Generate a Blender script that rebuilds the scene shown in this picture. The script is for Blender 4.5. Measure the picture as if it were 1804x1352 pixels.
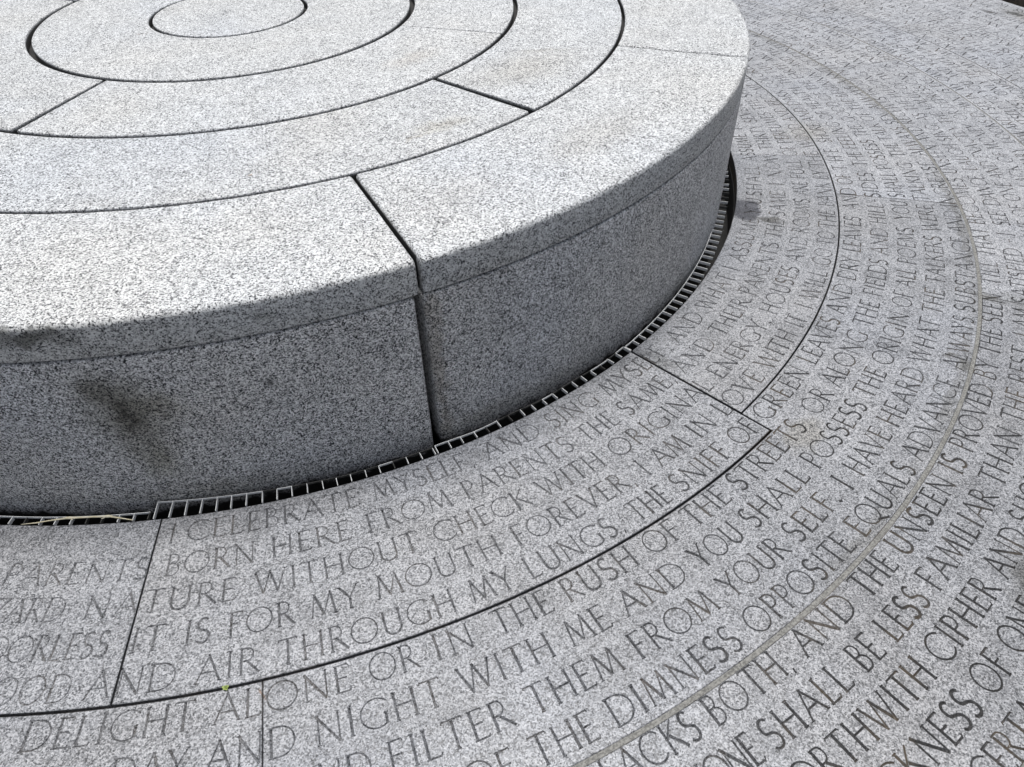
import bpy, bmesh, math, random
from mathutils import Vector, Matrix
from mathutils.geometry import delaunay_2d_cdt
import numpy as np
R = math.radians
random.seed(4)
for o in list(bpy.data.objects): bpy.data.objects.remove(o)
S = bpy.context.scene
COL = S.collection

# ------------------------------------------------------------ camera
F_PX, PITCH, ROLL, DIST, HGT, YAW = 1279.02, 0.753524, -0.02300, 2.97316, 1.28737, 0.334559
fw = Vector((math.sin(YAW)*math.cos(PITCH), math.cos(YAW)*math.cos(PITCH), -math.sin(PITCH)))
rt = fw.cross(Vector((0, 0, 1))).normalized(); up = rt.cross(fw)
r2 = rt*math.cos(ROLL) + up*math.sin(ROLL); u2 = up*math.cos(ROLL) - rt*math.sin(ROLL)
cd = bpy.data.cameras.new('camera'); cam = bpy.data.objects.new('camera', cd); COL.objects.link(cam)
cam.matrix_world = Matrix(((r2.x, u2.x, -fw.x, 0), (r2.y, u2.y, -fw.y, -DIST), (r2.z, u2.z, -fw.z, HGT), (0, 0, 0, 1)))
cd.sensor_width = 36; cd.lens = F_PX/1804*36; cd.clip_start = .05; cd.clip_end = 2000
S.camera = cam

# ------------------------------------------------------------ light
SUN_AZ, SUN_EL = R(68), R(82)          # azimuth counter-clockwise from +x
w = bpy.data.worlds.new('World'); S.world = w; w.use_nodes = True
nt = w.node_tree; nt.nodes.clear()
sky = nt.nodes.new('ShaderNodeTexSky'); sky.sky_type = 'NISHITA'; sky.sun_disc = False
sky.sun_elevation = SUN_EL; sky.sun_rotation = math.pi/2 - SUN_AZ
sky.air_density = 1.0; sky.dust_density = 4.0; sky.ozone_density = 1.0
hs = nt.nodes.new('ShaderNodeHueSaturation'); hs.inputs['Saturation'].default_value = .5
bg = nt.nodes.new('ShaderNodeBackground'); bg.inputs['Strength'].default_value = .05
wo = nt.nodes.new('ShaderNodeOutputWorld')
nt.links.new(sky.outputs[0], hs.inputs['Color']); nt.links.new(hs.outputs[0], bg.inputs[0]); nt.links.new(bg.outputs[0], wo.inputs[0])
sd = bpy.data.lights.new('sun', 'SUN'); sd.energy = 2.0; sd.angle = R(22); sd.color = (1, .992, .982)
sun = bpy.data.objects.new('sun', sd); COL.objects.link(sun)
sv = Vector((math.cos(SUN_AZ)*math.cos(SUN_EL), math.sin(SUN_AZ)*math.cos(SUN_EL), math.sin(SUN_EL)))
sun.rotation_euler = sv.to_track_quat('Z', 'Y').to_euler(); sun.location = sv*20
S.view_settings.view_transform = 'Standard'; S.view_settings.look = 'None'
S.view_settings.exposure = 0.97; S.view_settings.gamma = 1; S.view_settings.use_curve_mapping = False

# ------------------------------------------------------------ materials
class NB:
    """small helper that chains shader nodes"""
    def __init__(s, name):
        s.m = bpy.data.materials.new(name); s.m.use_nodes = True
        s.t = s.m.node_tree; s.t.nodes.clear()
        s.out = s.n('ShaderNodeOutputMaterial'); s.b = s.n('ShaderNodeBsdfPrincipled')
        s.l(s.b.outputs[0], s.out.inputs[0])
    def n(s, k, **kw):
        x = s.t.nodes.new(k)
        for a, v in kw.items(): setattr(x, a, v)
        return x
    def l(s, a, b): s.t.links.new(a, b)
    def put(s, sock, v):
        if isinstance(v, bpy.types.NodeSocket): s.l(v, sock)
        else: sock.default_value = v
    def math(s, op, a, b=0.0, c=None, clamp=False):
        x = s.n('ShaderNodeMath', operation=op, use_clamp=clamp)
        s.put(x.inputs[0], a); s.put(x.inputs[1], b)
        if c is not None: s.put(x.inputs[2], c)
        return x.outputs[0]
    def vmath(s, op, a, b=(0, 0, 0)):
        x = s.n('ShaderNodeVectorMath', operation=op)
        s.put(x.inputs[0], a)
        if op == 'SCALE': s.put(x.inputs['Scale'], b)
        else: s.put(x.inputs[1], b)
        return x.outputs['Value'] if op in ('LENGTH', 'DOT_PRODUCT', 'DISTANCE') else x.outputs[0]
    def mix(s, f, a, b, mode='MIX'):
        x = s.n('ShaderNodeMix', data_type='RGBA', blend_type=mode)
        s.put(x.inputs[0], f); s.put(x.inputs[6], a); s.put(x.inputs[7], b)
        return x.outputs[2]
    def ramp(s, f, pts, interp='LINEAR'):
        x = s.n('ShaderNodeValToRGB'); x.color_ramp.interpolation = interp
        e = x.color_ramp.elements
        while len(e) < len(pts): e.new(.5)
        for i, (p, c) in enumerate(pts):
            e[i].position = p; e[i].color = (c, c, c, 1) if isinstance(c, (int, float)) else tuple(c)+(1,)
        s.put(x.inputs[0], f); return x.outputs[0]
    def noise(s, vec, scale, detail=2, rough=.5, dist=0.0):
        x = s.n('ShaderNodeTexNoise'); x.inputs['Scale'].default_value = scale; x.inputs['Detail'].default_value = detail
        x.inputs['Roughness'].default_value = rough; x.inputs['Distortion'].default_value = dist
        s.l(vec, x.inputs['Vector']); return x.outputs[0]
    def smooth(s, v, a, b):
        x = s.n('ShaderNodeMapRange', interpolation_type='SMOOTHSTEP')
        s.put(x.inputs[0], v); x.inputs[1].default_value = a; x.inputs[2].default_value = b
        return x.outputs[0]

def P3(r, th, z=0.0): return Vector((r*math.cos(R(th)), r*math.sin(R(th)), z))

def granite(name, light, mid, dark, stains=(), rough=.62, cut=False, footshade=False, jointdark=False, grain=285., white=.50, black=.16, blotch=.12, tint=0.0):
    b = NB(name)
    pos = b.n('ShaderNodeNewGeometry').outputs['Position']
    info = b.n('ShaderNodeObjectInfo').outputs['Random']
    off = b.vmath('SCALE', (7.3, 3.1, 5.7), b.math('MULTIPLY', info, 9.0))
    p = b.vmath('ADD', pos, off)
    wob = b.n('ShaderNodeTexNoise'); wob.inputs['Scale'].default_value = 300; wob.inputs['Detail'].default_value = 1
    b.l(p, wob.inputs['Vector'])
    pw = b.vmath('ADD', p, b.vmath('SCALE', wob.outputs['Color'], .0022))
    def cell(sc):
        v = b.n('ShaderNodeTexVoronoi'); v.inputs['Scale'].default_value = sc; b.l(pw, v.inputs['Vector'])
        s = b.n('ShaderNodeSeparateColor'); b.l(v.outputs['Color'], s.inputs[0]); return s.outputs[0], s.outputs[1]
    c1, c1b = cell(grain); c2, c2b = cell(grain*.62)
    # minerals gather in uneven patches, so the share of dark grains drifts over the block
    drift = b.math('MULTIPLY', b.math('SUBTRACT', b.noise(p, 22, 3, .6), .5), .22)
    k1 = b.math('ADD', c1, drift)
    g = b.ramp(k1, [(0, dark), (black, dark), (black+.03, mid), (1-white, mid), (1-white+.12, light), (1, light)])
    g2 = b.ramp(b.math('ADD', c2, drift), [(0, .42), (.10, .48), (.2, .88), (.6, 1.0), (1, 1.12)])
    col = b.mix(1.0, g, g2, 'MULTIPLY')
    if cut: col = b.mix(1.0, col, b.n('ShaderNodeObjectInfo').outputs['Color'], 'MULTIPLY')   # slab tone: far stones painted paler for grazing sheen
    # slow weathering blotches and a per-block tone
    bl = b.noise(p, 8.5, 6, .64)
    col = b.mix(1.0, col, b.ramp(bl, [(.25, 1-blotch*1.5), (.5, 1.0), (.78, 1+blotch*.6)]), 'MULTIPLY')
    col = b.mix(1.0, col, b.ramp(info, [(0, 1-blotch*.45), (1, 1+blotch*.3)]), 'MULTIPLY')
    wf = b.smooth(b.noise(p, 2.3, 3, .5), .42, .72)
    col = b.mix(b.math('MULTIPLY', wf, .35+tint), col, b.mix(1.0, col, (1.03, .99, .93, 1), 'MULTIPLY'))
    cf = b.smooth(b.noise(b.vmath('ADD', p, (4, 9, 2)), 1.9, 3, .5), .45, .75)
    col = b.mix(b.math('MULTIPLY', cf, .5), col, b.mix(1.0, col, (.95, .985, 1.05, 1), 'MULTIPLY'))
    # individual stains and painted shadow patches, each with its own outline
    if stains:
        n1 = b.n('ShaderNodeTexNoise'); n1.inputs['Scale'].default_value = 26; n1.inputs['Detail'].default_value = 4
        b.l(pos, n1.inputs['Vector'])
        ps = b.vmath('ADD', pos, b.vmath('SCALE', b.vmath('SUBTRACT', n1.outputs['Color'], (.5, .5, .5)), .07))
        for (c, ax, L, W, colr, st, soft) in stains:
            ax = Vector(ax).normalized()
            d = b.vmath('SUBTRACT', ps, tuple(c))
            a = b.vmath('DOT_PRODUCT', d, tuple(ax))
            perp = b.vmath('SUBTRACT', d, b.vmath('SCALE', tuple(ax), a))
            q = b.math('SQRT', b.math('ADD', b.math('POWER', b.math('DIVIDE', a, L), 2.0),
                                      b.math('POWER', b.math('DIVIDE', b.vmath('LENGTH', perp), W), 2.0)))
            m = b.math('MULTIPLY', b.math('SUBTRACT', 1.0, b.smooth(q, 1-soft, 1+soft*.4)), st)
            col = b.mix(m, col, b.mix(1.0, col, tuple(colr)+(1,), 'MULTIPLY'))
    if cut:   # silt in the letters and joints, with groove shade painted in
        s = b.n('ShaderNodeSeparateXYZ'); b.l(pos, s.inputs[0])
        dm = b.math('SUBTRACT', 1.0, b.smooth(s.outputs[2], -.0015, -.0002))
        silt = b.smooth(b.noise(pos, 3.1, 3, .5), .30, .62)
        dm = b.math('MULTIPLY', dm, b.math('MULTIPLY_ADD', silt, .15, .62))
        shade_gain = b.smooth(b.vmath('DOT_PRODUCT', pos, (.95, -.31, 0)), .9, 1.7)  # darker toward the right, standing in for directional shade in the cuts
        dm = b.math('MULTIPLY', dm, b.math('MULTIPLY_ADD', shade_gain, .66, .52), clamp=True)
        rr_ = b.vmath('LENGTH', b.vmath('MULTIPLY', ps, (1, 1, 0)))
        bd = b.math('MULTIPLY', b.math('SUBTRACT', 1.0, b.smooth(b.math('ABSOLUTE', b.math('SUBTRACT', rr_, 2.578)), .010, .022)), b.smooth(b.noise(pos, 2.6, 2), .40, .62))
        col = b.mix(b.math('MULTIPLY', bd, .85), col, b.mix(1.0, col, (.66, .65, .62, 1), 'MULTIPLY'))
        dirt_and_shade = b.mix(b.smooth(b.noise(pos, 9, 3), .5, .66), (.026, .025, .024, 1), (.095, .074, .050, 1))
        col = b.mix(dm, col, dirt_and_shade)
    if jointdark:   # joint dirt and deep-gap shade painted dark between the top stones
        s = b.n('ShaderNodeSeparateXYZ'); b.l(pos, s.inputs[0])
        inner = b.math('LESS_THAN', b.vmath('LENGTH', b.vmath('MULTIPLY', pos, (1, 1, 0))), 1.775)
        jd = b.math('MULTIPLY', b.math('SUBTRACT', 1.0, b.smooth(s.outputs[2], .4905, .4968)), inner)
        col = b.mix(b.math('MULTIPLY', jd, .93), col, (.030, .029, .027, 1))
    if footshade:   # channel shade painted black onto the stone below grate level
        s = b.n('ShaderNodeSeparateXYZ'); b.l(ps if stains else pos, s.inputs[0])
        col = b.mix(b.math('SUBTRACT', 1.0, b.smooth(s.outputs[2], -.040, -.016)), col, (.012, .012, .011, 1))
    b.l(col, b.b.inputs['Base Color'])
    rr = b.math('MULTIPLY_ADD', c1b, .25, rough-.12)
    b.l(rr, b.b.inputs['Roughness'])
    h = b.math('ADD', b.math('MULTIPLY', b.noise(p, 420, 2, .6), .6), b.math('MULTIPLY', c2b, .5))
    h = b.math('ADD', h, b.math('MULTIPLY', b.noise(p, 70, 3, .6), 1.0))
    bp = b.n('ShaderNodeBump'); bp.inputs['Strength'].default_value = .55; bp.inputs['Distance'].default_value = .0016
    b.l(h, bp.inputs['Height']); b.l(bp.outputs[0], b.b.inputs['Normal'])
    return b.m

BR = (.52, .47, .38)
top_stains = [
    (P3(.327, -157.1, .5), (1, .1, 0), .022, .009, (.55, .5, .47), .9, .5),
    (P3(1.299, -92.1, .5), (1, .6, 0), .016, .006, (.62, .47, .36), .9, .5),
    (P3(1.284, -69.8, .5), (1, .2, 0), .10, .04, (.84, .80, .72), .8, .9),
    (P3(1.20, -50, .5), (1, .3, 0), .22, .12, (.86, .83, .78), .9, .9),
    (P3(1.181, -42.6, .5), (1, -.2, 0), .12, .018, (.72, .70, .66), .7, .9),
    (P3(1.613, -61.2, .5), (1, .5, 0), .22, .08, (.87, .85, .82), .8, .9),
    (P3(1.60, -76, .5), (1, .3, 0), .2, .1, (.90, .89, .88), .8, .9),
    (P3(.86, -55, .5), (1, .5, 0), .12, .05, (.9, .86, .82), .8, .9),
    (P3(1.30, -74, .5), (1, .3, 0), .05, .012, (.75, .68, .58), .6, .8),
    (P3(1.80, -105.4, .474), (.97, -.2, 0), .085, .026, (.22, .22, .20), .95, .8),
    (P3(1.79, -92.5, .46), (1, -.1, 0), .03, .016, (.55, .55, .53), .7, .8),
]
wall_stains = [
    (P3(1.8, -102.6, .262), Vector((.035, 0, -.15)), .14, .085, (.40, .39, .33), .80, .95),
    (P3(1.8, -102.5, .262), Vector((.03, 0, -.15)), .055, .026, (.20, .19, .17), .85, .95),
    (P3(1.8, -103.4, .335), Vector((1, -.2, -.1)), .045, .035, (.45, .44, .40), .7, .95),
    (P3(1.8, -100.9, .29), Vector((.4, 0, -.1)), .085, .06, (.55, .53, .46), .75, .95),
    (P3(1.803, -82.2, .22), Vector((0, 0, 1)), .34, .022, (.62, .58, .52), .8, .7),
    (P3(1.8, -112, .30), Vector((1, 0, 0)), .10, .2, (.78, .80, .84), .7, .95),
    (P3(1.8, -102.0, .13), Vector((.03, 0, -.15)), .07, .05, (.58, .57, .48), .75, .95),
    (P3(1.8, -93.7, .29), Vector((.1, 0, -.1)), .015, .015, (.5, .5, .5), .8, .9),
    (P3(1.8, -99, .0), Vector((1, 0, 0)), .35, .05, (.76, .74, .68), .7, .9),
    (P3(1.8, -76, .0), Vector((1, .3, 0)), .4, .045, (.78, .76, .70), .7, .9),
    (P3(1.8, -55, .0), Vector((1, 1, 0)), .4, .04, (.78, .78, .74), .7, .9),
]
pave_stains_shadow = [
    (P3(1.885, -37.4), P3(1, -37.6), .055, .078, (.28, .28, .31), .95, .22),
    (P3(1.965, -38.7), P3(1, -37.6), .06, .020, (.34, .33, .30), .9, .4),
    (P3(2.618, -44.4), P3(1, -60), .05, .022, (.55, .54, .50), .9, .8),
    (P3(2.70, -44.1), P3(1, -60), .07, .04, (.68, .68, .66), .8, .8),
    (P3(2.545, -51.5), P3(1, -51.5), .022, .014, (.40, .38, .34), .9, .6),
    (P3(2.585, -52.2), P3(1, -51.5), .03, .02, (.5, .48, .42), .8, .7),
    (P3(1.885, -64.1), P3(1, -64), .03, .02, (.45, .45, .45), .85, .5),
    (P3(1.945, -64.0), P3(1, -64), .035, .028, (.62, .62, .6), .8, .7),
    (P3(2.297, -96.1), P3(1, -96.1), .022, .005, (.62, .42, .30), .9, .5),
    (P3(2.87, -65.0), P3(1, -40), .06, .10, (.35, .34, .31), .9, .8),
    (P3(2.576, -75.3), P3(1, 20), .012, .008, (.62, .50, .22), .9, .5),
    (P3(2.34, -63.5), P3(1, 20), .07, .05, (.84, .81, .74), .9, .5),
    (P3(3.93, 2.9), P3(1, 100), .05, .022, (.25, .25, .24), .9, .6),
    (P3(4.03, 1.6), P3(1, 100), .06, .025, (.22, .22, .2), .9, .6),
    (P3(4.06, -.5), P3(1, 92), .25, .10, (.52, .49, .42), .9, .9),  # soft shadow near the far edge, painted into the paving colour
    (P3(2.19, -19.0), P3(1, 0), .12, .09, (.9, .87, .8), .8, .9),
    (P3(2.5, -95), P3(1, 0), .3, .12, (.86, .88, .93), .8, .9),
]
M_TOP = granite('light_flamed_granite', (.610, .622, .624), (.355, .362, .370), (.028, .031, .036), top_stains, jointdark=True, rough=.7, white=.58, black=.14, blotch=.07, grain=440)
M_WALL = granite('grey_wall_granite', (.76, .76, .76), (.38, .382, .388), (.015, .016, .019), wall_stains, rough=.7, footshade=True, white=.46, black=.21, blotch=.10, grain=430)
M_PAVE = granite('grey_paving_granite', (.350, .355, .366), (.190, .195, .204), (.060, .063, .069), pave_stains_shadow, rough=.42, cut=True, white=.44, black=.13, blotch=.19, grain=460)

def simple(name, c1, c2, scale, rough=.7, metal=0.0, bump=.2):
    b = NB(name); pos = b.n('ShaderNodeNewGeometry').outputs['Position']
    n = b.noise(pos, scale, 4, .6)
    b.l(b.mix(b.smooth(n, .35, .65), tuple(c1)+(1,), tuple(c2)+(1,)), b.b.inputs['Base Color'])
    b.b.inputs['Roughness'].default_value = rough; b.b.inputs['Metallic'].default_value = metal
    bp = b.n('ShaderNodeBump'); bp.inputs['Strength'].default_value = bump; bp.inputs['Distance'].default_value = .003
    b.l(b.noise(pos, scale*3, 3), bp.inputs['Height']); b.l(bp.outputs[0], b.b.inputs['Normal'])
    return b.m
M_STEEL = simple('galvanised_steel', (.93, .93, .91), (.76, .76, .74), 110, .45, 0)
M_STEEL_DULL = simple('stained_steel', (.10, .095, .09), (.04, .04, .035), 90, .6, 0)
M_PIT = simple('dark_silt_joint_shade', (.010, .010, .010), (.022, .021, .019), 30, .8)
M_BED = simple('setting_bed', (.03, .03, .03), (.05, .048, .045), 40, .9)
M_SEAL = simple('pale_joint_mortar', (.25, .247, .23), (.11, .108, .10), 210, .85, 0, .5)
M_GROUND = simple('plaza_asphalt', (.05, .05, .05), (.07, .07, .068), 12, .9)
M_SOIL = simple('dark_mulch', (.018, .014, .011), (.05, .038, .028), 35, .95, 0, 1.0)
M_STRAW = simple('dry_straw', (.86, .80, .62), (.74, .66, .44), 60, .6)
M_LEAF = simple('fresh_leaf', (.30, .36, .10), (.20, .26, .08), 80, .5)

# ------------------------------------------------------------ mesh helpers
def link(name, me, parent=None, mat=None):
    o = bpy.data.objects.new(name, me); COL.objects.link(o)
    if parent: o.parent = parent
    if mat: me.materials.append(mat)
    return o
def mesh_from(name, vs, fs, smooth=False):
    me = bpy.data.meshes.new(name); me.from_pydata([tuple(v) for v in vs], [], fs)
    if smooth: me.polygons.foreach_set('use_smooth', [True]*len(me.polygons))
    if me.validate(): print('FIXED', name)
    me.update(); return me
def thing(name, label, cat, group=None):
    o = bpy.data.objects.new(name, None); o.empty_display_size = .1; COL.objects.link(o)
    o['label'] = label; o['category'] = cat
    if group: o['group'] = group
    return o
from mathutils import noise as mn

def annulus(name, r0, r1, z0, z1, mat, n=180, parent=None, th0=0., th1=360.):
    vs = []; fs = []
    full = th1-th0 >= 360
    cnt = n if full else n+1
    for i in range(cnt):
        t = th0+(th1-th0)*i/n
        for (r, z) in ((r0, z0), (r1, z0), (r1, z1), (r0, z1)): vs.append(P3(r, t, z))
    for i in range(n):
        a = 4*i; c = 4*((i+1) % cnt)
        for k in range(4): fs.append((a+k, a+(k+1) % 4, c+(k+1) % 4, c+k))
    if not full: fs += [(3, 2, 1, 0), tuple(4*n+k for k in range(4))]
    return link(name, mesh_from(name, vs, fs), parent, mat)

# profile swept through an arc, with rounded arrises, chipped slightly by noise
def block(name, r0, r1, z0, z1, th0, th1, mat, parent, rnd=.012, end=.008, step=.5, chip=.0015, fine=6, inner_rnd=.004, bot_rnd=.003):
    def prof(ins):
        a0, a1, b1 = r0+ins, r1-ins, z1-ins
        pts = []
        if r0 > 0:
            pts.append((a0, z0)); rr = inner_rnd
            for k in range(4):
                a = math.pi - k*math.pi/6; pts.append((a0+rr+rr*math.cos(a), b1-rr+rr*math.sin(a)))
        else: pts += [(0., z0), (0., b1)]
        nr = max(2, int((r1-max(r0, 0))/.05))
        for k in range(1, nr): 
            pts.append((a0+inner_rnd+(a1-rnd-a0-inner_rnd)*k/nr, b1))
        for k in range(fine+1):
            a = math.pi/2*(1-k/fine); pts.append((a1-rnd+rnd*math.cos(a), b1-rnd+rnd*math.sin(a)))
        nz = max(1, int((z1-rnd-z0)/.03))
        for k in range(1, nz): pts.append((a1, b1-rnd-(b1-rnd-z0-bot_rnd)*k/nz))
        pts.append((a1, z0+bot_rnd)); pts.append((a1-bot_rnd, z0))
        return pts
    full = th1-th0 >= 359.9
    arc = R(th1-th0)*r1
    if full: ths = [(th0+(th1-th0)*i/int(360/step), 0.) for i in range(int(360/step))]
    else:
        ths = []
        ee = end
        for k in range(5):
            a = k/4*math.pi/2; ths.append((th0+math.degrees(ee*(1-math.cos(a))/r1), ee*(1-math.sin(a))))
        t0 = ths[-1][0]; t1 = th1-(t0-th0); n = max(2, int((t1-t0)/step))
        for i in range(1, n): ths.append((t0+(t1-t0)*i/n, 0.))
        ths += [(th0+th1-t, i_) for t, i_ in reversed(ths[:5])]
    vs = []; fs = []; npf = len(prof(0))
    for t, ins in ths:
        for (r, z) in prof(ins):
            v = P3(r, t, z)
            near = min(abs(z-z1), .05) < rnd*1.3 and r > r1-rnd*2.2 or (r < r0+.008 and z > z1-.01) or ins > 0
            if chip and near:
                nz_ = mn.noise(v*75)*.7+mn.noise(v*210)*.5+mn.noise(v*19)*.8
                d = chip*nz_
                rad = Vector((math.cos(R(t)), math.sin(R(t)), 0))
                v = v + (rad*.7 + Vector((0, 0, .7)))*d
            vs.append(v)
    m = len(ths)
    for i in range(m if full else m-1):
        a = i*npf; c = ((i+1) % m)*npf
        for k in range(npf-1): fs.append((a+k, c+k, c+k+1, a+k+1))
        if r0 > 0: fs.append((a+npf-1, c+npf-1, c, a))
    if not full:
        fs.append(tuple(range(npf))); fs.append(tuple((m-1)*npf+k for k in reversed(range(npf))))
    me = mesh_from(name, vs, fs, True)
    o = link(name, me, parent, mat)
    return o

# ------------------------------------------------------------ ground, pit and setting bed
g = annulus('ground', 1.2, 400, -.30, -.20, M_GROUND, 96); g['kind'] = 'structure'
bed = annulus('pavement', 1.852, 4.168, -.199, -.050, M_BED, 240); bed['kind'] = 'structure'
pit = annulus('drain_channel', 1.60, 1.8505, -.1985, -.165, M_PIT, 240); pit['kind'] = 'structure'

# planting bed that starts where the paving ends: loose, uneven mulch
vs = []; fs = []; NR, NT = 34, 300
for i in range(NT+1):
    t = -70+150*i/NT
    for j in range(NR+1):
        r = 4.168+.012+(j/NR)**1.6*3.2
        v = P3(r, t, 0)
        z = .012+.035*min(1, (r-4.17)/.3)+.03*mn.noise(v*5)+.018*mn.noise(v*19)+.012*mn.noise(v*45)
        if j == 0: z = -.03
        vs.append(P3(r+(.012*mn.noise(v*30) if j else 0), t, z))
for i in range(NT):
    for j in range(NR):
        a = i*(NR+1)+j; fs.append((a, a+1, a+NR+2, a+NR+1))
o = link('planting_bed', mesh_from('planting_bed', vs, fs), None, M_SOIL); o['kind'] = 'structure'

# ------------------------------------------------------------ the round granite platform
plat = thing('round_stone_platform', 'low round drum of light speckled granite built of concentric ring stones with thin dark joints', 'stone platform')
annulus('joint_shade_core', .05, 1.70, -.190, .470, M_PIT, 96, plat)  # black fill set high in the joints to stand in for their shade
block('centre_stone', 0, .2600, .39, .5, 0, 360, M_TOP, plat, rnd=.003, step=1.5, chip=.0006, fine=3)
block('ring_stone', .2735, .6400, .39, .5, 0, 360, M_TOP, plat, rnd=.004, step=1, chip=.0006, fine=3)
def ring_stones(name, r0, r1, seams, z0, z1, mat, **kw):
    for i in range(len(seams)):
        (a, ga), (b_, gb) = seams[i], seams[(i+1) % len(seams)]
        if b_ <= a: b_ += 360
        rm = (r0+r1)/2
        step = kw.get('step', 1.)
        vis = a < 0 and b_ > -130 or a > 230
        block(name, r0, r1, z0, z1, a+math.degrees(ga/2/rm), b_-math.degrees(gb/2/rm), mat, plat, **{**kw, 'step': step if vis else 2.})
ring_stones('ring_stone', .6585, 1.0120, [(-126.5, .016), (-36.2, .0045), (54, .008), (144.6, .014)], .39, .5, M_TOP, rnd=.004, chip=.0006, fine=3, end=.003)
ring_stones('ring_stone', 1.0275, 1.3875, [(-150.3, .01), (-60.3, .020), (29.7, .008), (119.7, .01)], .39, .5, M_TOP, rnd=.004, chip=.0006, fine=3, end=.003)
caps = [(-127.9, .008), (-82.80, .0085), (-37.3, .008), (8, .008), (53, .008), (98, .008), (143, .008), (188, .008)]
ring_stones('rim_stone', 1.3990, 1.800, caps, .4185, .5, M_TOP, rnd=.013, chip=.0019, fine=7, end=.010, step=.25)
walls = [(-127.9, .012), (-83.0, .017), (-37.3, .012), (8, .01), (53, .01), (98, .01), (143, .01), (188, .01)]
ring_stones('wall_stone', 1.5, 1.800, walls, -.198, .4140, M_WALL, rnd=.004, chip=.0007, fine=3, end=.012, step=.5)

# ------------------------------------------------------------ drain grates: inner rim and cross bars over the dark channel
def box_mesh(name, lx, ly, lz):
    vs = [(x*lx/2, y*ly/2, z*lz) for z in (-1, 0) for y in (-1, 1) for x in (-1, 1)]
    return mesh_from(name, vs, [(0, 2, 3, 1), (4, 5, 7, 6), (0, 1, 5, 4), (2, 6, 7, 3), (0, 4, 6, 2), (1, 3, 7, 5)])
def grate(label, th0, th1, rin, rout, bright, pitch=.0330, zt=.0004):
    """rin(th), rout(th) radii; bright(th) tells whether the rim piece is still clean"""
    t = thing('drain_grate', label, 'drain grate', 'drain grates round the stone platform')
    rm = P3(rin((th0+th1)/2), (th0+th1)/2); t.location = rm
    inv = -rm
    n = int(R(th1-th0)*1.83/pitch); dt = (th1-th0)/n
    run = []
    def flush(run, br):
        vs = []; fs = []
        m = len(run)*3+1
        for i in range(m):
            a = run[0]+(run[-1]+dt-run[0])*i/(m-1)
            r = rin(a)
            for (rr, z) in ((r, zt-.005), (r+.0015, zt-.005), (r+.0015, zt), (r, zt)): vs.append(P3(rr, a, z)+inv)
        for i in range(m-1):
            for k in range(4): fs.append((4*i+k, 4*i+(k+1) % 4, 4*i+4+(k+1) % 4, 4*i+4+k))
        fs += [(3, 2, 1, 0), tuple(4*(m-1)+k for k in range(4))]
        link('inner_rim', mesh_from('inner_rim', vs, fs), t, M_STEEL if br else M_STEEL_DULL)
    cur = None
    for i in range(n):
        a = th0+i*dt; br = bright(a)
        if cur is None or br == cur: run.append(a)
        else: flush(run, cur); run = [a]
        cur = br
    flush(run, cur)
    mesh_b = {}
    for i in range(n+1):
        a = th0+i*dt+random.uniform(-.05, .05); r0, r1 = rin(a)+.0015, rout(a)
        dull = random.random() < .10
        key = (dull, round(r1-r0, 3))
        if key not in mesh_b:
            mesh_b[key] = box_mesh('bar', r1-r0, .0017, .009); mesh_b[key].materials.append(M_STEEL_DULL if dull else M_STEEL)
        ob = bpy.data.objects.new('bar', mesh_b[key]); COL.objects.link(ob); ob.parent = t
        ob.location = P3((r0+r1)/2, a, zt+random.uniform(-.0010, .0003))+inv
        ob.rotation_euler = (0, 0, R(a+random.uniform(-1.2, 1.2)))
rng = random.Random(11)
def runs(a0, a1, p):
    out = []; a = a0
    while a < a1:
        L = rng.choice((2, 2, 3, 5)); out.append((a, a+L*1.03, rng.random() < p)); a += L*1.03
    return lambda x: next((b for s, e, b in out if s <= x < e), True)
grate('narrow drain grate left of the paving seam with a dry stalk lying on it', -150, -103.75, lambda a: 1.8305, lambda a: 1.851, lambda a: True)
grate('drain grate under the open wall joint, from the paving seam to mid front', -103.45, -83.8,
      lambda a: 1.804+.024*min(1, max(0, (a+103.45)/13)), lambda a: 1.851, lambda a: a < -97.2 or runs(-97.2, -83, .12)(a))
grate('curved drain grate right of the wall joint, beside the words AND SING MYSELF', -83.6, -64.6,
      lambda a: 1.827+.002*math.sin(a), lambda a: 1.850, lambda a: a < -78.6 or (-75 < a < -73.2) or (-69 < a < -67) or a > -65.8)
grate('curved drain grate at the right end of the wall with a dark gap beside it', -64.4, -8,
      lambda a: 1.828-.030*min(1, max(0, (a+64)/22)), lambda a: 1.850-.024*min(1, max(0, (a+52)/12)), lambda a: True)

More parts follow.
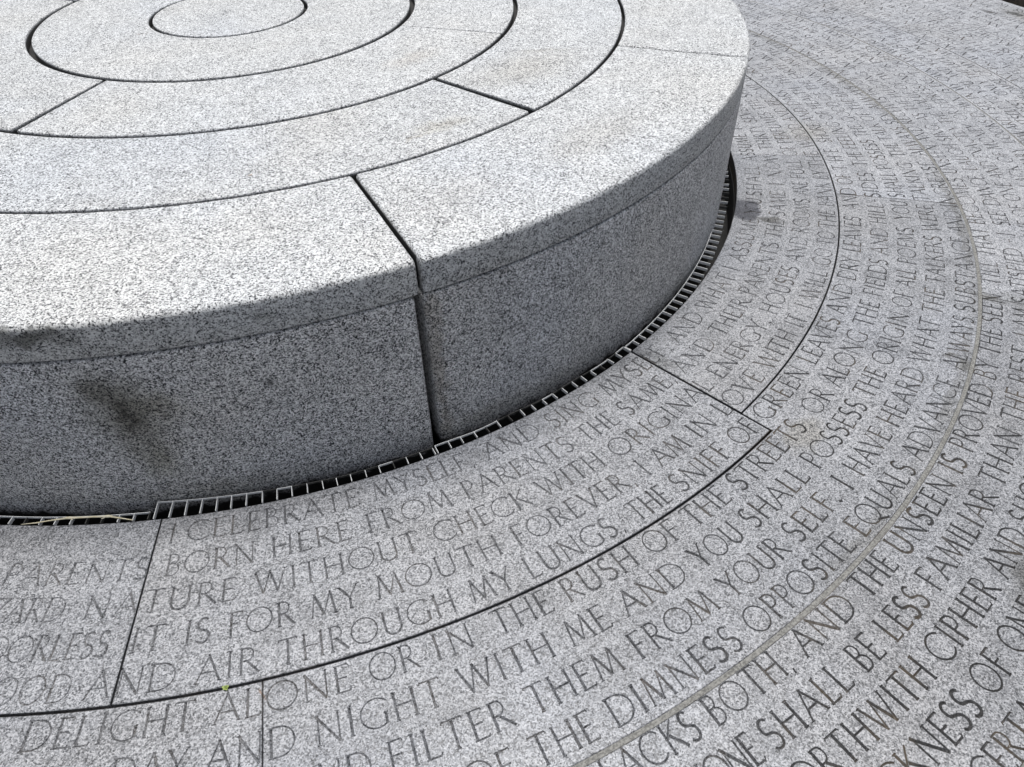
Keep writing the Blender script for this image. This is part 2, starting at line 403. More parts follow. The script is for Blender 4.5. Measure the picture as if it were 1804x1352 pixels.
# ------------------------------------------------------------ carved alphabet (unit cap height)
def arc(cx, cy, rx, ry, a0, a1, n=12):
    return [(cx+rx*math.cos(R(a0+(a1-a0)*i/n)), cy+ry*math.sin(R(a0+(a1-a0)*i/n))) for i in range(n+1)]
T_, t_ = 1, 0
G = {
 'A': (.78, [([(.04, 0), (.40, 1)], t_, '0'), ([(.38, 1.04), (.76, 0)], T_, '1'), ([(.16, .36), (.62, .36)], t_, '')]),
 'B': (.56, [([(.10, 0), (.10, 1)], T_, ''), ([(.03, 1)]+arc(.26, .77, .19, .23, 90, -90, 8)+[(.10, .54)], t_, ''), ([(.10, .54)]+arc(.28, .27, .24, .27, 90, -90, 9)+[(.03, 0)], t_, '')]),
 'C': (.84, [(arc(.52, .5, .48, .51, 42, 318, 18), t_, '')]),
 'D': (.86, [([(.11, 0), (.11, 1)], T_, ''), ([(.02, 1)]+arc(.36, .5, .47, .5, 90, -90, 14)+[(.02, 0)], t_, '')]),
 'E': (.52, [([(.10, 0), (.10, 1)], T_, ''), ([(.02, 1), (.47, 1), (.485, .93)], t_, ''), ([(.10, .52), (.42, .52)], t_, ''), ([(.02, 0), (.47, 0), (.52, .10)], t_, '')]),
 'F': (.50, [([(.10, 0), (.10, 1)], T_, '0'), ([(.02, 1), (.47, 1), (.485, .92)], t_, ''), ([(.10, .53), (.41, .53)], t_, '')]),
 'G': (.88, [(arc(.52, .5, .48, .51, 42, 305, 17), t_, ''), ([(.80, .07), (.80, .44)], T_, '1')]),
 'H': (.80, [([(.11, 0), (.11, 1)], T_, '01'), ([(.69, 0), (.69, 1)], T_, '01'), ([(.11, .52), (.69, .52)], t_, '')]),
 'I': (.24, [([(.12, 0), (.12, 1)], T_, '01')]),
 'J': (.34, [([(.20, 1), (.20, .05), (.12, -.14), (.0, -.2)], T_, '0')]),
 'K': (.70, [([(.11, 0), (.11, 1)], T_, '01'), ([(.60, 1), (.12, .50)], t_, ''), ([(.24, .60), (.70, 0)], T_, '')]),
 'L': (.52, [([(.10, 0), (.10, 1)], T_, '1'), ([(.02, 0), (.46, 0), (.51, .11)], t_, '')]),
 'M': (.94, [([(.06, 0), (.19, 1)], t_, '0'), ([(.18, 1.03), (.47, .05)], T_, ''), ([(.46, .03), (.76, 1)], t_, ''), ([(.75, 1.03), (.88, 0)], T_, '1')]),
 'N': (.84, [([(.12, 0), (.12, 1)], t_, '0'), ([(.06, 1.02), (.73, -.03)], T_, ''), ([(.73, 0), (.73, 1)], t_, '1')]),
 'O': (.98, [(arc(.49, .5, .46, .51, 0, 360, 24), t_, '')]),
 'P': (.52, [([(.10, 0), (.10, 1)], T_, '0'), ([(.02, 1)]+arc(.27, .735, .21, .265, 90, -90, 9)+[(.12, .47)], t_, '')]),
 'Q': (.98, [(arc(.49, .5, .46, .51, 0, 360, 24), t_, ''), ([(.55, .06), (.98, -.20)], T_, '')]),
 'R': (.64, [([(.10, 0), (.10, 1)], T_, '0'), ([(.02, 1)]+arc(.27, .75, .20, .25, 90, -90, 9)+[(.10, .50)], t_, ''), ([(.26, .50), (.66, -.02)], T_, '')]),
 'S': (.52, [(arc(.25, .745, .19, .265, 38, 250, 9)[:-1]+[(.25, .51)]+arc(.25, .25, .22, .26, 65, -145, 9), T_, '')]),
 'T': (.66, [([(.33, 0), (.33, 1)], T_, '0'), ([(.01, .92), (.03, 1), (.63, 1), (.65, .92)], t_, '')]),
 'U': (.78, [([(.11, 1)]+arc(.39, .28, .28, .29, 180, 360, 12)+[(.67, 1)], T_, '01')]),
 'V': (.76, [([(.04, 1), (.39, -.02)], T_, '0'), ([(.38, 0), (.72, 1)], t_, '1')]),
 'W': (1.12, [([(.03, 1), (.32, -.02)], T_, '0'), ([(.31, 0), (.56, 1)], t_, ''), ([(.54, 1), (.82, -.02)], T_, ''), ([(.81, 0), (1.08, 1)], t_, '1')]),
 'X': (.74, [([(.04, 1), (.70, 0)], T_, ''), ([(.68, 1), (.06, 0)], t_, '')]),
 'Y': (.70, [([(.03, 1), (.35, .47)], T_, '0'), ([(.67, 1), (.35, .47)], t_, '0'), ([(.35, .47), (.35, 0)], T_, '1')]),
 'Z': (.66, [([(.05, 1), (.60, 1)], t_, ''), ([(.60, 1), (.05, 0)], T_, ''), ([(.05, 0), (.63, 0)], t_, '')]),
 ',': (.20, [([(.10, .05), (.04, -.16)], t_, '')]),
 '.': (.20, [([(.02, .09), (.16, -.01)], T_, '')]),
 "'": (.16, [([(.10, 1), (.06, .82)], t_, '')]),
 '-': (.46, [([(.04, .45), (.40, .45)], t_, '')]),
}
GAP, SPACE, CAPH = .150, .62, .0510
def wlen(wd): return sum(G[c][0] for c in wd)+GAP*(len(wd)-1)

ROWS = {
 1: [('I', -102.0), ('CELEBRATE', -100.95), ('MYSELF,', -88.91), ('AND', -80.72), ('SING', -75.23), ('MYSELF,', -69.79), ('AND', -61.16), ('WHAT', -55.76), ('I', -48.88), ('ASSUME', -47.2), ('YOU', -37.93), ('SHALL', -34.14), ('ASSUME,', -26.11), ('FOR', -17.62)],
 2: [('PARENTS', -111.21), ('BORN', -101.81), ('HERE', -95.67), ('FROM', -89.83), ('PARENTS', -83.42), ('THE', -74.19), ('SAME,', -70.24), ('AND', -63.93), ('THEIR', -58.15), ('PARENTS', -51.76), ('THE', -41.8), ('SAME,', -37.68), ('I,', -31.36), ('NOW', -29.56), ('THIRTY', -23.0)],
 3: [('HAZARD,', -113.02), ('NATURE', -105.68), ('WITHOUT', -96.58), ('CHECK', -86.28), ('WITH', -79.14), ('ORIGINAL', -73.49), ('ENERGY.', -62.56), ('HOUSES', -53.35), ('AND', -45.15), ('ROOMS', -40.15), ('ARE', -33.0), ('FULL', -29.63), ('OF', -24.6), ('PERFUMES', -21.49)],
 4: [('ODORLESS,', -111.07), ('IT', -102.68), ('IS', -100.03), ('FOR', -97.86), ('MY', -93.73), ('MOUTH', -90.25), ('FOREVER,', -82.21), ('I', -72.98), ('AM', -71.85), ('IN', -68.28), ('LOVE', -65.46), ('WITH', -59.53), ('IT,', -53.87), ('I', -51.29), ('WILL', -49.94), ('GO', -44.78), ('TO', -41.48), ('THE', -38.58), ('BANK', -34.69), ('BY', -29.41), ('THE', -26.97), ('WOOD', -22.53), ('AND', -16.1)],
 5: [('BLOOD', -110.14), ('AND', -104.2), ('AIR', -99.24), ('THROUGH', -95.4), ('MY', -85.79), ('LUNGS,', -82.57), ('THE', -75.71), ('SNIFF', -72.32), ('OF', -66.95), ('GREEN', -64.08), ('LEAVES', -57.23), ('AND', -50.71), ('DRY', -45.99), ('LEAVES,', -41.78), ('AND', -34.79), ('OF', -30.13), ('THE', -27.56), ('SHORE', -21.34), ('AND', -16.33)],
 6: [('DELIGHT', -106.22), ('ALONE', -98.22), ('OR', -91.41), ('IN', -88.42), ('THE', -85.39), ('RUSH', -81.58), ('OF', -76.49), ('THE', -73.53), ('STREETS,', -69.76), ('OR', -61.58), ('ALONG', -58.44), ('THE', -51.27), ('FIELDS', -47.3), ('AND', -41.47), ('HILL-', -36.67), ('SIDES,', -32.2), ('THE', -26.3), ('FEELING', -22.75)],
 7: [('DAY', -102.08), ('AND', -98.38), ('NIGHT', -94.03), ('WITH', -87.77), ('ME', -82.58), ('AND', -79.64), ('YOU', -75.02), ('SHALL', -71.21), ('POSSESS', -65.39), ('THE', -58.19), ('ORIGIN', -54.66), ('OF', -47.81), ('ALL', -45.25), ('POEMS,', -42.11), ('YOU', -35.55), ('SHALL', -31.83), ('POSSESS', -26.77)],
 8: [('AND', -95.06), ('FILTER', -91.35), ('THEM', -85.46), ('FROM', -80.35), ('YOUR', -75.03), ('SELF.', -70.25), ('I', -65.55), ('HAVE', -64.29), ('HEARD', -59.68), ('WHAT', -53.21), ('THE', -47.67), ('TALKERS', -43.97), ('WERE', -36.81), ('TALKING,', -32.05), ('THE', -24.27)],
 9: [('OF', -88.91), ('THE', -86.15), ('DIMNESS', -82.79), ('OPPOSITE', -75.52), ('EQUALS', -67.67), ('ADVANCE,', -61.29), ('ALWAYS', -52.77), ('SUBSTANCE', -46.57), ('AND', -36.47), ('INCREASE,', -32.72), ('ALWAYS', -23.99)],
 10: [('LACKS', -84.17), ('BOTH,', -79.48), ('AND', -74.64), ('THE', -70.4), ('UNSEEN', -67.3), ('IS', -60.93), ('PROVED', -59.1), ('BY', -52.71), ('THE', -50.33), ('SEEN,', -47.06), ('TILL', -42.74), ('THAT', -39.16), ('BECOMES', -34.91), ('UNSEEN', -27.12)],
 11: [('NONE', -81.7), ('SHALL', -78.32), ('BE', -73.29), ('LESS', -71.32), ('FAMILIAR', -67.94), ('THAN', -60.49), ('THE', -55.51), ('REST.', -52.15), ('I', -47.74), ('AM', None), ('SATISFIED', None), ('-I', -37.15), ('SEE,', -34.7), ('DANCE,', -31.91), ('LAUGH', -26.39)],
 12: [('FORTHWITH', -79.29), ('CIPHER', -70.75), ('AND', -65.4)],
 13: [('SICKNESS', -77.36), ('OF', -70.58), ('ONE', -68.33)],
 14: [('CERTAIN', -73.62)],
}

TAIL = {
 1: 'EVERY ATOM BELONGING TO ME AS GOOD BELONGS TO YOU', 2: 'SEVEN YEARS OLD IN PERFECT HEALTH BEGIN',
 3: 'THE SHELVES ARE CROWDED WITH PERFUMES I BREATHE THE FRAGRANCE MYSELF', 4: 'BECOME UNDISGUISED AND NAKED, I AM MAD FOR IT TO BE IN CONTACT WITH ME',
 5: 'DARK COLORED SEA ROCKS, AND OF HAY IN THE BARN', 6: 'OF HEALTH, THE FULL NOON TRILL, THE SONG OF ME RISING FROM BED',
 7: 'THE GOOD OF THE EARTH AND SUN, THERE ARE MILLIONS OF SUNS LEFT', 8: 'TALK OF THE BEGINNING AND THE END, BUT I DO NOT TALK OF THE BEGINNING',
 9: 'SEX, ALWAYS A KNIT OF IDENTITY, ALWAYS DISTINCTION, ALWAYS A BREED OF LIFE', 10: 'AND RECEIVES PROOF IN ITS TURN, SHOWING THE BEST AND DIVIDING IT',
 11: 'SING, AS THE HUGGING AND LOVING BEDFELLOW SLEEPS AT MY SIDE THROUGH THE NIGHT',
 12: 'SHOW ME TO A CENT, EXACTLY THE VALUE OF ONE AND EXACTLY THE VALUE OF TWO, AND WHICH IS AHEAD, TRIPPERS AND ASKERS SURROUND ME, PEOPLE I MEET',
 13: 'OF MY FOLKS OR OF MYSELF, OR ILL DOING OR LOSS OR LACK OF MONEY, OR DEPRESSIONS OR EXALTATIONS, BATTLES, THE HORRORS OF FRATRICIDAL WAR',
 14: 'AND STANDS AMUSED, COMPLACENT, COMPASSIONATING, IDLE, UNITARY, LOOKS DOWN, IS ERECT, OR BENDS AN ARM ON AN IMPALPABLE REST, LOOKING WITH SIDE CURVED HEAD'}
POOL = ('CURIOUS WHAT WILL COME NEXT, BOTH IN AND OUT OF THE GAME AND WATCHING AND WONDERING AT IT. BACKWARD I SEE IN MY OWN DAYS WHERE I SWEATED '
 'THROUGH FOG WITH LINGUISTS AND CONTENDERS, I HAVE NO MOCKINGS OR ARGUMENTS, I WITNESS AND WAIT. I BELIEVE IN YOU MY SOUL, THE OTHER I AM MUST NOT '
 'ABASE ITSELF TO YOU, AND YOU MUST NOT BE ABASED TO THE OTHER. LOAFE WITH ME ON THE GRASS, LOOSE THE STOP FROM YOUR THROAT, NOT WORDS, NOT MUSIC OR '
 'RHYME I WANT, NOT CUSTOM OR LECTURE, NOT EVEN THE BEST, ONLY THE LULL I LIKE, THE HUM OF YOUR VALVED VOICE. SWIFTLY AROSE AND SPREAD AROUND ME THE '
 'PEACE AND KNOWLEDGE THAT PASS ALL THE ARGUMENT OF THE EARTH, AND I KNOW THAT THE HAND OF GOD IS THE PROMISE OF MY OWN, AND THAT ALL THE MEN EVER BORN '
 'ARE ALSO MY BROTHERS, AND THE WOMEN MY SISTERS AND LOVERS, AND THAT A KELSON OF THE CREATION IS LOVE, AND LIMITLESS ARE LEAVES STIFF OR DROOPING IN '
 'THE FIELDS, AND BROWN ANTS IN THE LITTLE WELLS BENEATH THEM. A CHILD SAID WHAT IS THE GRASS FETCHING IT TO ME WITH FULL HANDS, HOW COULD I ANSWER THE '
 'CHILD, I DO NOT KNOW WHAT IT IS ANY MORE THAN HE. I GUESS IT MUST BE THE FLAG OF MY DISPOSITION, OUT OF HOPEFUL GREEN STUFF WOVEN.').split()

G2, G3, G4 = 2.598, 2.987, 3.290
def base_r(k, th):
    b = 1.9215+.0811*(k-1)+.0811*(th+103)/360
    if k <= 9: return b
    if k <= 14:
        far = G2+.0560+(k-10)*.0790
        f = min(1, max(0, (th+62)/12)); return b*(1-f)+far*f if k < 14 or th < -50 else far
    if k <= 18: return G3+.064+(k-15)*.0735
    if k <= 23: return G4+.062+(k-19)*.0735
    return 3.665+.064+(k-24)*.0790

LET = []     # (char, r, theta, height)
def lay(wd, th, k, sc, endth=None):
    """sc: stretch of the natural advance"""
    x = 0.
    for c in wd:
        wv = G[c][0]
        b = base_r(k, th); tm = th+math.degrees((x+wv*.5*1.0)*CAPH*sc/b)
        LET.append((c, base_r(k, tm), tm, CAPH*(1 if k < 3 else 1.01), min(1.12, max(.88, sc))))
        x += wv+GAP
    return th+math.degrees((x-GAP+SPACE)*CAPH*sc/base_r(k, th))
TH_END = 42
for k, words in ROWS.items():
    i = 0
    while i < len(words)-1:
        j = i+1
        while words[j][1] is None: j += 1
        seg = [w_[0] for w_ in words[i:j]]
        L = sum(wlen(s)+SPACE for s in seg)*CAPH
        if seg[-1].endswith('-'): L -= SPACE*CAPH*.6
        a0, a1 = words[i][1], words[j][1]
        sc = R(a1-a0)*base_r(k, (a0+a1)/2)/L
        th = a0
        for s in seg: th = lay(s, th, k, sc)
        i = j
    th = words[-1][1]; seq = [words[-1][0]]+TAIL[k].split()
    q = 0; extra = iter(POOL[k*9:]+POOL)
    while th < TH_END:
        wd = seq[q] if q < len(seq) else next(extra); q += 1
        th = lay(wd, th, k, .97)
off = 0
for k in range(15, 30):
    th = -92+random.uniform(0, 3)
    while th < TH_END-6:
        th = lay(POOL[off % len(POOL)], th, k, .96); off += 1

# ------------------------------------------------------------ paving stones with V-cut letters
def strokes_of(c, r, th, H, sx):
    o = P3(r, th); ex = Vector((-math.sin(R(th)), math.cos(R(th)))); ey = Vector((-math.cos(R(th)), -math.sin(R(th))))
    wv = G[c][0]; out = []
    def tr(p): return (o.x+ex.x*(p[0]-wv/2)*H*sx+ey.x*p[1]*H, o.y+ex.y*(p[0]-wv/2)*H*sx+ey.y*p[1]*H)
    wear = .95+.17*min(1, max(0, (.95*o.x-.31*o.y-.75)/.9))     # letters nearer the open side are sharper
    if r > 2.95 or th > -42: wear = 1.08
    rr = random.Random(hash((round(th*50), round(r*500))))
    for pts, k, serif in G[c][1]:
        h = (.00265 if k else .00180)*H/.051*(.9+.25*rr.random())*wear
        out.append(([tr(p) for p in pts], h))
        if r < 3.0:
            for e in serif:
                p = pts[0] if e == '0' else pts[-1]
                out.append(([tr((p[0]-.075, p[1])), tr((p[0]+.075, p[1]))], h*.62))
    return out
LS = [(r*math.cos(R(t)), r*math.sin(R(t)), r, t, strokes_of(c, r, t, H, sx)) for c, r, t, H, sx in LET]
print('letters', len(LS))

def slab(r0f, r1f, th0, th1, g0, g1, parent, name='paving_stone', carve=True, dz=0., bev=.0018, step=.8, depth=.048, tone=1.):
    """r0f / r1f: edge radii as functions of angle; g0, g1 half gaps in metres at the two radial ends"""
    rm = (r0f(th0)+r1f(th0))/2
    a0 = th0+math.degrees(g0/rm); a1 = th1-math.degrees(g1/rm)
    n = max(4, int((a1-a0)/step)) if carve else max(4, int((a1-a0)/2))
    V = []; E = []
    def add(p): V.append(Vector((p[0], p[1]))); return len(V)-1
    def loop(ins):
        ia0 = a0+math.degrees(ins/rm); ia1 = a1-math.degrees(ins/rm); ids = []
        for i in range(n+1):
            t = ia0+(ia1-ia0)*i/n; ids.append(add(P3(r0f(t)+ins, t)))
        for i in range(n+1):
            t = ia1-(ia1-ia0)*i/n; ids.append(add(P3(r1f(t)-ins, t)))
        for i in range(len(ids)): E.append((ids[i], ids[(i+1) % len(ids)]))
    loop(0.); loop(bev)
    mine = []
    if carve:
        for L in LS:
            x, y, r, t, st = L
            if a0-1.6 < t < a1+1.6 and r0f(t)-.01 < r < r1f(t)+.06: mine.append(L)
    for x, y, r, t, st in mine:
        for pts, h in st:
            closed = abs(pts[0][0]-pts[-1][0])+abs(pts[0][1]-pts[-1][1]) < 1e-6
            q = pts[:-1] if closed else pts; m = len(q)
            lft = []; rgt = []; cen = []
            for i in range(m):
                if closed: pa, pb = q[i-1], q[(i+1) % m]
                else: pa, pb = q[max(0, i-1)], q[min(m-1, i+1)]
                dx, dy = pb[0]-pa[0], pb[1]-pa[1]; l = math.hypot(dx, dy) or 1e-9; dx /= l; dy /= l
                c0 = q[i]; ox = oy = 0.
                if not closed and i == 0: ox, oy = dx*h*.8, dy*h*.8
                if not closed and i == m-1: ox, oy = -dx*h*.8, -dy*h*.8
                cen.append(add((c0[0]+ox, c0[1]+oy)))
                lft.append(add((c0[0]-dy*h, c0[1]+dx*h))); rgt.append(add((c0[0]+dy*h, c0[1]-dx*h)))
            rgm = m if closed else m-1
            for i in range(rgm):
                j = (i+1) % m
                E.append((cen[i], cen[j])); E.append((lft[i], lft[j])); E.append((rgt[i], rgt[j]))
            if not closed:
                E.append((lft[0], rgt[0])); E.append((lft[-1], rgt[-1]))
    ov, oe, of, _, _, _ = delaunay_2d_cdt(V, E, [], 0, 1e-5)
    P = np.array([(v[0], v[1]) for v in ov]); F = np.array([f for f in of if len(f) == 3])
    cen = P[F].mean(1); cr = np.hypot(cen[:, 0], cen[:, 1]); ct = np.degrees(np.arctan2(cen[:, 1], cen[:, 0]))
    am = (a0+a1)/2; ct = (ct-am+180) % 360-180+am
    # keep the triangles inside the (polygonal) outline
    tt = a0+(a1-a0)*np.arange(n+1)/n
    def edge(f, t):
        k = np.clip(((t-a0)/(a1-a0)*n).astype(int), 0, n-1); ta = a0+(a1-a0)*k/n; tb = ta+(a1-a0)/n
        fa = np.array([f(v) for v in tt]); ra, rb = fa[k], fa[k+1]
        # radius of the chord at angle t
        xa, ya = ra*np.cos(np.radians(ta)), ra*np.sin(np.radians(ta)); xb, yb = rb*np.cos(np.radians(tb)), rb*np.sin(np.radians(tb))
        c, s = np.cos(np.radians(t)), np.sin(np.radians(t))
        return (xa*yb-ya*xb)/(c*(yb-ya)-s*(xb-xa))
    keep = (ct > a0) & (ct < a1) & (cr > edge(r0f, ct)) & (cr < edge(r1f, ct))
    F = F[keep]
    area = np.abs(np.cross(P[F[:, 1]]-P[F[:, 0]], P[F[:, 2]]-P[F[:, 0]])); F = F[area > 1e-12]
    pr = np.hypot(P[:, 0], P[:, 1]); pt = np.degrees(np.arctan2(P[:, 1], P[:, 0])); pt = (pt-am+180) % 360-180+am
    dist = np.minimum.reduce([pr-edge(r0f, pt), edge(r1f, pt)-pr, np.radians(pt-a0)*pr, np.radians(a1-pt)*pr])
    z = np.where(dist < bev, -(bev-np.maximum(dist, 0))*.8, 0.)
    zb = z.copy(); cellsz = .06; grid = {}
    for i, (x, y) in enumerate(P): grid.setdefault((int(x//cellsz), int(y//cellsz)), []).append(i)
    for x, y, r, t, st in mine:
        yy = y - (-math.sin(R(t)))*0
        cx, cy = x-math.cos(R(t))*.025, y-math.sin(R(t))*.025
        ids = []
        for gx in range(int((cx-.045)//cellsz), int((cx+.045)//cellsz)+1):
            for gy in range(int((cy-.045)//cellsz), int((cy+.045)//cellsz)+1): ids += grid.get((gx, gy), [])
        if not ids: continue
        ids = np.array(ids); Q = P[ids]
        for pts, h in st:
            A = np.array(pts[:-1]); B = np.array(pts[1:]); D = B-A
            tpar = np.clip(((Q[:, None]-A)*D).sum(2)/((D**2).sum(1)+1e-12), 0, 1)
            d = np.sqrt(((Q[:, None]-A-tpar[..., None]*D)**2).sum(2)).min(1)
            # taper the depth at free ends
            dep = h*1.45
            zz = -dep*np.clip(1-d/h, 0, 1)
            z[ids] = np.minimum(z[ids], zz)
    # triangles that lie outside every stroke but touch a stroke's floor keep their own level corners
    sus = np.where((z[F] < zb[F]-.0003).any(1))[0]; cen = P[F[sus]].mean(1); inside = np.zeros(len(sus), bool); gc = {}
    for i, (x, y) in enumerate(cen): gc.setdefault((int(x//cellsz), int(y//cellsz)), []).append(i)
    for x, y, r, t, st in mine:
        cx, cy = x-math.cos(R(t))*.025, y-math.sin(R(t))*.025; ids = []
        for gx in range(int((cx-.045)//cellsz), int((cx+.045)//cellsz)+1):
            for gy in range(int((cy-.045)//cellsz), int((cy+.045)//cellsz)+1): ids += gc.get((gx, gy), [])
        if not ids: continue
        ids = np.array(ids); Q = cen[ids]
        for pts, h in st:
            A = np.array(pts[:-1]); B = np.array(pts[1:]); D = B-A
            tpar = np.clip(((Q[:, None]-A)*D).sum(2)/((D**2).sum(1)+1e-12), 0, 1)
            d = np.sqrt(((Q[:, None]-A-tpar[..., None]*D)**2).sum(2)).min(1)
            inside[ids] |= d < h*1.2
    bad = sus[~inside]
    if len(bad):
        vb = np.unique(F[bad]); vb = vb[z[vb] < zb[vb]-.0003]; mp = {int(v): len(P)+i for i, v in enumerate(vb)}
        P = np.vstack([P, P[vb]]); z = np.concatenate([z, zb[vb]]); zb = np.concatenate([zb, zb[vb]])
        for f in bad: F[f] = [mp.get(int(v), int(v)) for v in F[f]]
    used = np.unique(F); remap = -np.ones(len(P), int); remap[used] = np.arange(len(used))
    F = remap[F]; P = P[used]; z = z[used]
    pr = np.hypot(P[:, 0], P[:, 1]); pt = np.degrees(np.arctan2(P[:, 1], P[:, 0])); pt = (pt-am+180) % 360-180+am
    rim = np.minimum.reduce([pr-edge(r0f, pt), edge(r1f, pt)-pr, np.radians(pt-a0)*pr, np.radians(a1-pt)*pr])
    verts = [(float(a), float(b_), float(c)+dz) for (a, b_), c in zip(P, z)]
    # orient upward
    s = np.cross(P[F[:, 1]]-P[F[:, 0]], P[F[:, 2]]-P[F[:, 0]]); F[s < 0] = F[s < 0][:, ::-1]
    ed = {}
    for f in F:
        for k in range(3):
            a, b_ = int(f[k]), int(f[(k+1) % 3]); key = (min(a, b_), max(a, b_)); ed[key] = None if key in ed else (a, b_)
    faces = [tuple(int(v) for v in f) for f in F]
    low = {}
    for e in ed.values():
        if e is None: continue
        a, b_ = e
        if rim[a] > .004 or rim[b_] > .004: continue
        for v in (a, b_):
            if v not in low: low[v] = len(verts); verts.append((verts[v][0], verts[v][1], -depth))
        faces.append((b_, a, low[a], low[b_]))
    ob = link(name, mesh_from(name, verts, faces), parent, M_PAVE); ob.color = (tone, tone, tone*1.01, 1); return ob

def const(v): return lambda t: v
def g1L(t): return 2.2972+.1189*R(t)/(2*math.pi)
def g1R(t): return 2.1930+.0006*t*0
IN = 1.8535
# ring A: from the drain to the first black joint
hw = .0026
slab(const(IN), lambda t: g1L(t)-hw, -141, -102.83, .002, .0018, bed, dz=.0006)
slab(const(IN), lambda t: g1L(t)-hw, -102.83, -64.55, .0018, .0036, bed)
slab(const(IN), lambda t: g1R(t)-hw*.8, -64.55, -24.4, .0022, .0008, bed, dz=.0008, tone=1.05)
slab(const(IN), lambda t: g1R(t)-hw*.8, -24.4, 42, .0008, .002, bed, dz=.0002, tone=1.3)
slab(const(IN), lambda t: 2.188, 42, 130, .002, .002, bed, carve=False); slab(const(IN), lambda t: 2.22, 130, 219, .002, .002, bed, carve=False)
# ring B: out to the pale sealed joint
bo = const(G2-.0048)
slab(lambda t: g1L(t)+hw, bo, -141, -96.14, .002, .0009, bed, dz=-.0004)
slab(lambda t: g1L(t)+hw, bo, -96.14, -64.50, .0009, .0008, bed)
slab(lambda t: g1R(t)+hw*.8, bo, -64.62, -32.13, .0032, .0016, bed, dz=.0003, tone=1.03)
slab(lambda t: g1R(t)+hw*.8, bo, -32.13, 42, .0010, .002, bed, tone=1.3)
slab(lambda t: 2.225, bo, 42, 130, .002, .002, bed, carve=False); slab(lambda t: 2.225, bo, 130, 219, .002, .002, bed, carve=False)
# ring C, D, E, F
def rest(r0, r1, seams, g):
    for a, b_ in zip(seams[:-1], seams[1:]): slab(const(r0), const(r1), a, b_, g, g, bed, dz=random.uniform(-.0004, .0004), tone=(.97 if b_ < -40 else 1.34 if b_ < -15 else 1.31 if r0 < 2.9 and b_ < 10 else 1.5)+random.uniform(-.02, .02))  # tone rises with angle: low-angle sheen painted into the far slabs
    slab(const(r0), const(r1), seams[-1], 130, .002, .002, bed, carve=False); slab(const(r0), const(r1), 130, seams[0]+360, .002, .002, bed, carve=False)
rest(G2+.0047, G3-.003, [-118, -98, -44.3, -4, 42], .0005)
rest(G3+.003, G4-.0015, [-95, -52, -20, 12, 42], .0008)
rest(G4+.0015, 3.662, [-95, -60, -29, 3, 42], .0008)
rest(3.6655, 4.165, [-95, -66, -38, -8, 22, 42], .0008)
# mortar in the two wide pale joints
def filler(r, hw_, z, label=None):
    vs = []; fs = []; n = 1200; prof = ((-1, -.045), (-1, 0), (-.5, .0004), (.1, -.0003), (.55, .0003), (1, 0), (1, -.045))
    for i in range(n):
        t = 360*i/n
        for a, zz in prof:
            v = P3(r+a*hw_, t, 0); vs.append(P3(r+a*hw_, t, z+zz+(.0009*mn.noise(v*90)+.0012*mn.noise(v*22) if zz > -.01 else 0)))
    m = len(prof)
    for i in range(n):
        j = (i+1) % n
        for k in range(m-1): fs.append((i*m+k, j*m+k, j*m+k+1, i*m+k+1))
    return link('joint_mortar', mesh_from('joint_mortar', vs, fs), bed, M_SEAL)
filler(G2, .0046, -.0012)
filler(G3, .0029, -.0010)

# ------------------------------------------------------------ dry stalk on the grate
def tube(pts, rad, n=7):
    vs = []; fs = []
    for i, p in enumerate(pts):
        d = (pts[min(i+1, len(pts)-1)]-pts[max(0, i-1)]).normalized(); a = d.cross(Vector((0, 0, 1))).normalized(); b_ = a.cross(d)
        r = rad[i] if isinstance(rad, (list, tuple)) else rad
        for k in range(n):
            g_ = 2*math.pi*k/n; vs.append(p+a*math.cos(g_)*r+b_*math.sin(g_)*r)
    for i in range(len(pts)-1):
        for k in range(n): fs.append((i*n+k, i*n+(k+1) % n, (i+1)*n+(k+1) % n, (i+1)*n+k))
    fs += [tuple(range(n-1, -1, -1)), tuple((len(pts)-1)*n+k for k in range(n))]
    return vs, fs
tw = thing('dry_stalk', 'pale dry plant stalk with split ends lying across the narrow drain grate', 'plant stalk')
tw.location = P3(1.836, -107.8, 0)
def part_tube(name, pts, rad, mat):
    v, f = tube([P3(*p)-tw.location for p in pts], rad); return link(name, mesh_from(name, v, f, True), tw, mat)
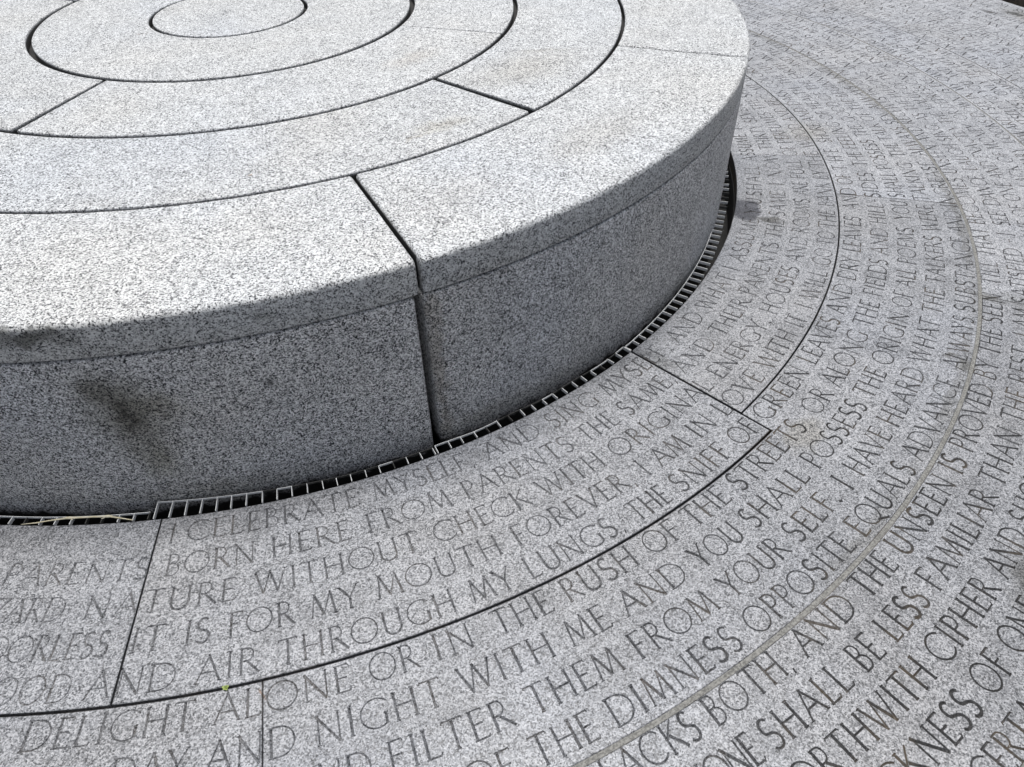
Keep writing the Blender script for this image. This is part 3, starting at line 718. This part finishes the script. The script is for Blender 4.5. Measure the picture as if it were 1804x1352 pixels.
part_tube('stem', [(1.8362, -109.6, .0016), (1.8355, -109.15, .0022), (1.8352, -108.6, .0016), (1.8345, -107.6, .0015), (1.8352, -106.9, .0017), (1.8358, -106.5, .0024), (1.836, -106.2, .0016)],
          [.0018, .0034, .0022, .0020, .0022, .0036, .0018], M_STRAW)
part_tube('sprig', [(1.8362, -109.3, .0018), (1.8415, -110.4, .0014), (1.848, -111.3, .0014), (1.8525, -112.2, .002)], [.0020, .0015, .0013, .0006], M_STRAW)
part_tube('sprig', [(1.8362, -106.4, .0018), (1.8425, -105.6, .0014), (1.848, -105.0, .0014), (1.8505, -104.7, .002)], [.0020, .0015, .0012, .0006], M_STRAW)
part_tube('sprig', [(1.8352, -109.1, .0018), (1.840, -108.9, .0018), (1.842, -108.8, .003)], [.001, .0010, .0006], M_STRAW)
part_tube('sprig', [(1.8352, -106.6, .0018), (1.840, -106.8, .0018), (1.8415, -106.9, .003)], [.001, .0010, .0006], M_STRAW)

# ------------------------------------------------------------ seedling in the black joint
sp = thing('seedling', 'tiny bright green seedling growing out of the black curved paving joint', 'seedling')
sp.location = P3(2.2665, -97.76, -.004)
for i, (az, L, up_) in enumerate(((10, .010, .5), (80, .008, .9), (150, .011, .4), (215, .009, .6), (290, .010, .5), (335, .007, 1.1))):
    d = Vector((math.cos(R(az)), math.sin(R(az)), up_)).normalized(); s_ = Vector((-math.sin(R(az)), math.cos(R(az)), 0)); vs = []
    for k in range(5):
        f = k/4; c = d*L*.75*f+Vector((0, 0, .004+.002*math.sin(f*3))); wd = .0026*math.sin(math.pi*min(1, f*.95+.05))
        vs += [c-s_*wd, c+Vector((0, 0, -.0006)), c+s_*wd]
    fs = [(3*k+j, 3*k+j+1, 3*k+j+4, 3*k+j+3) for k in range(4) for j in range(2)]
    link('leaf', mesh_from('leaf', vs, fs), sp, M_LEAF)
v, f = tube([Vector((0, 0, -.004)), Vector((.0005, 0, .002)), Vector((0, .0003, .0065))], [.0009, .0007, .0005])
link('stem', mesh_from('stem', v, f), sp, M_LEAF)
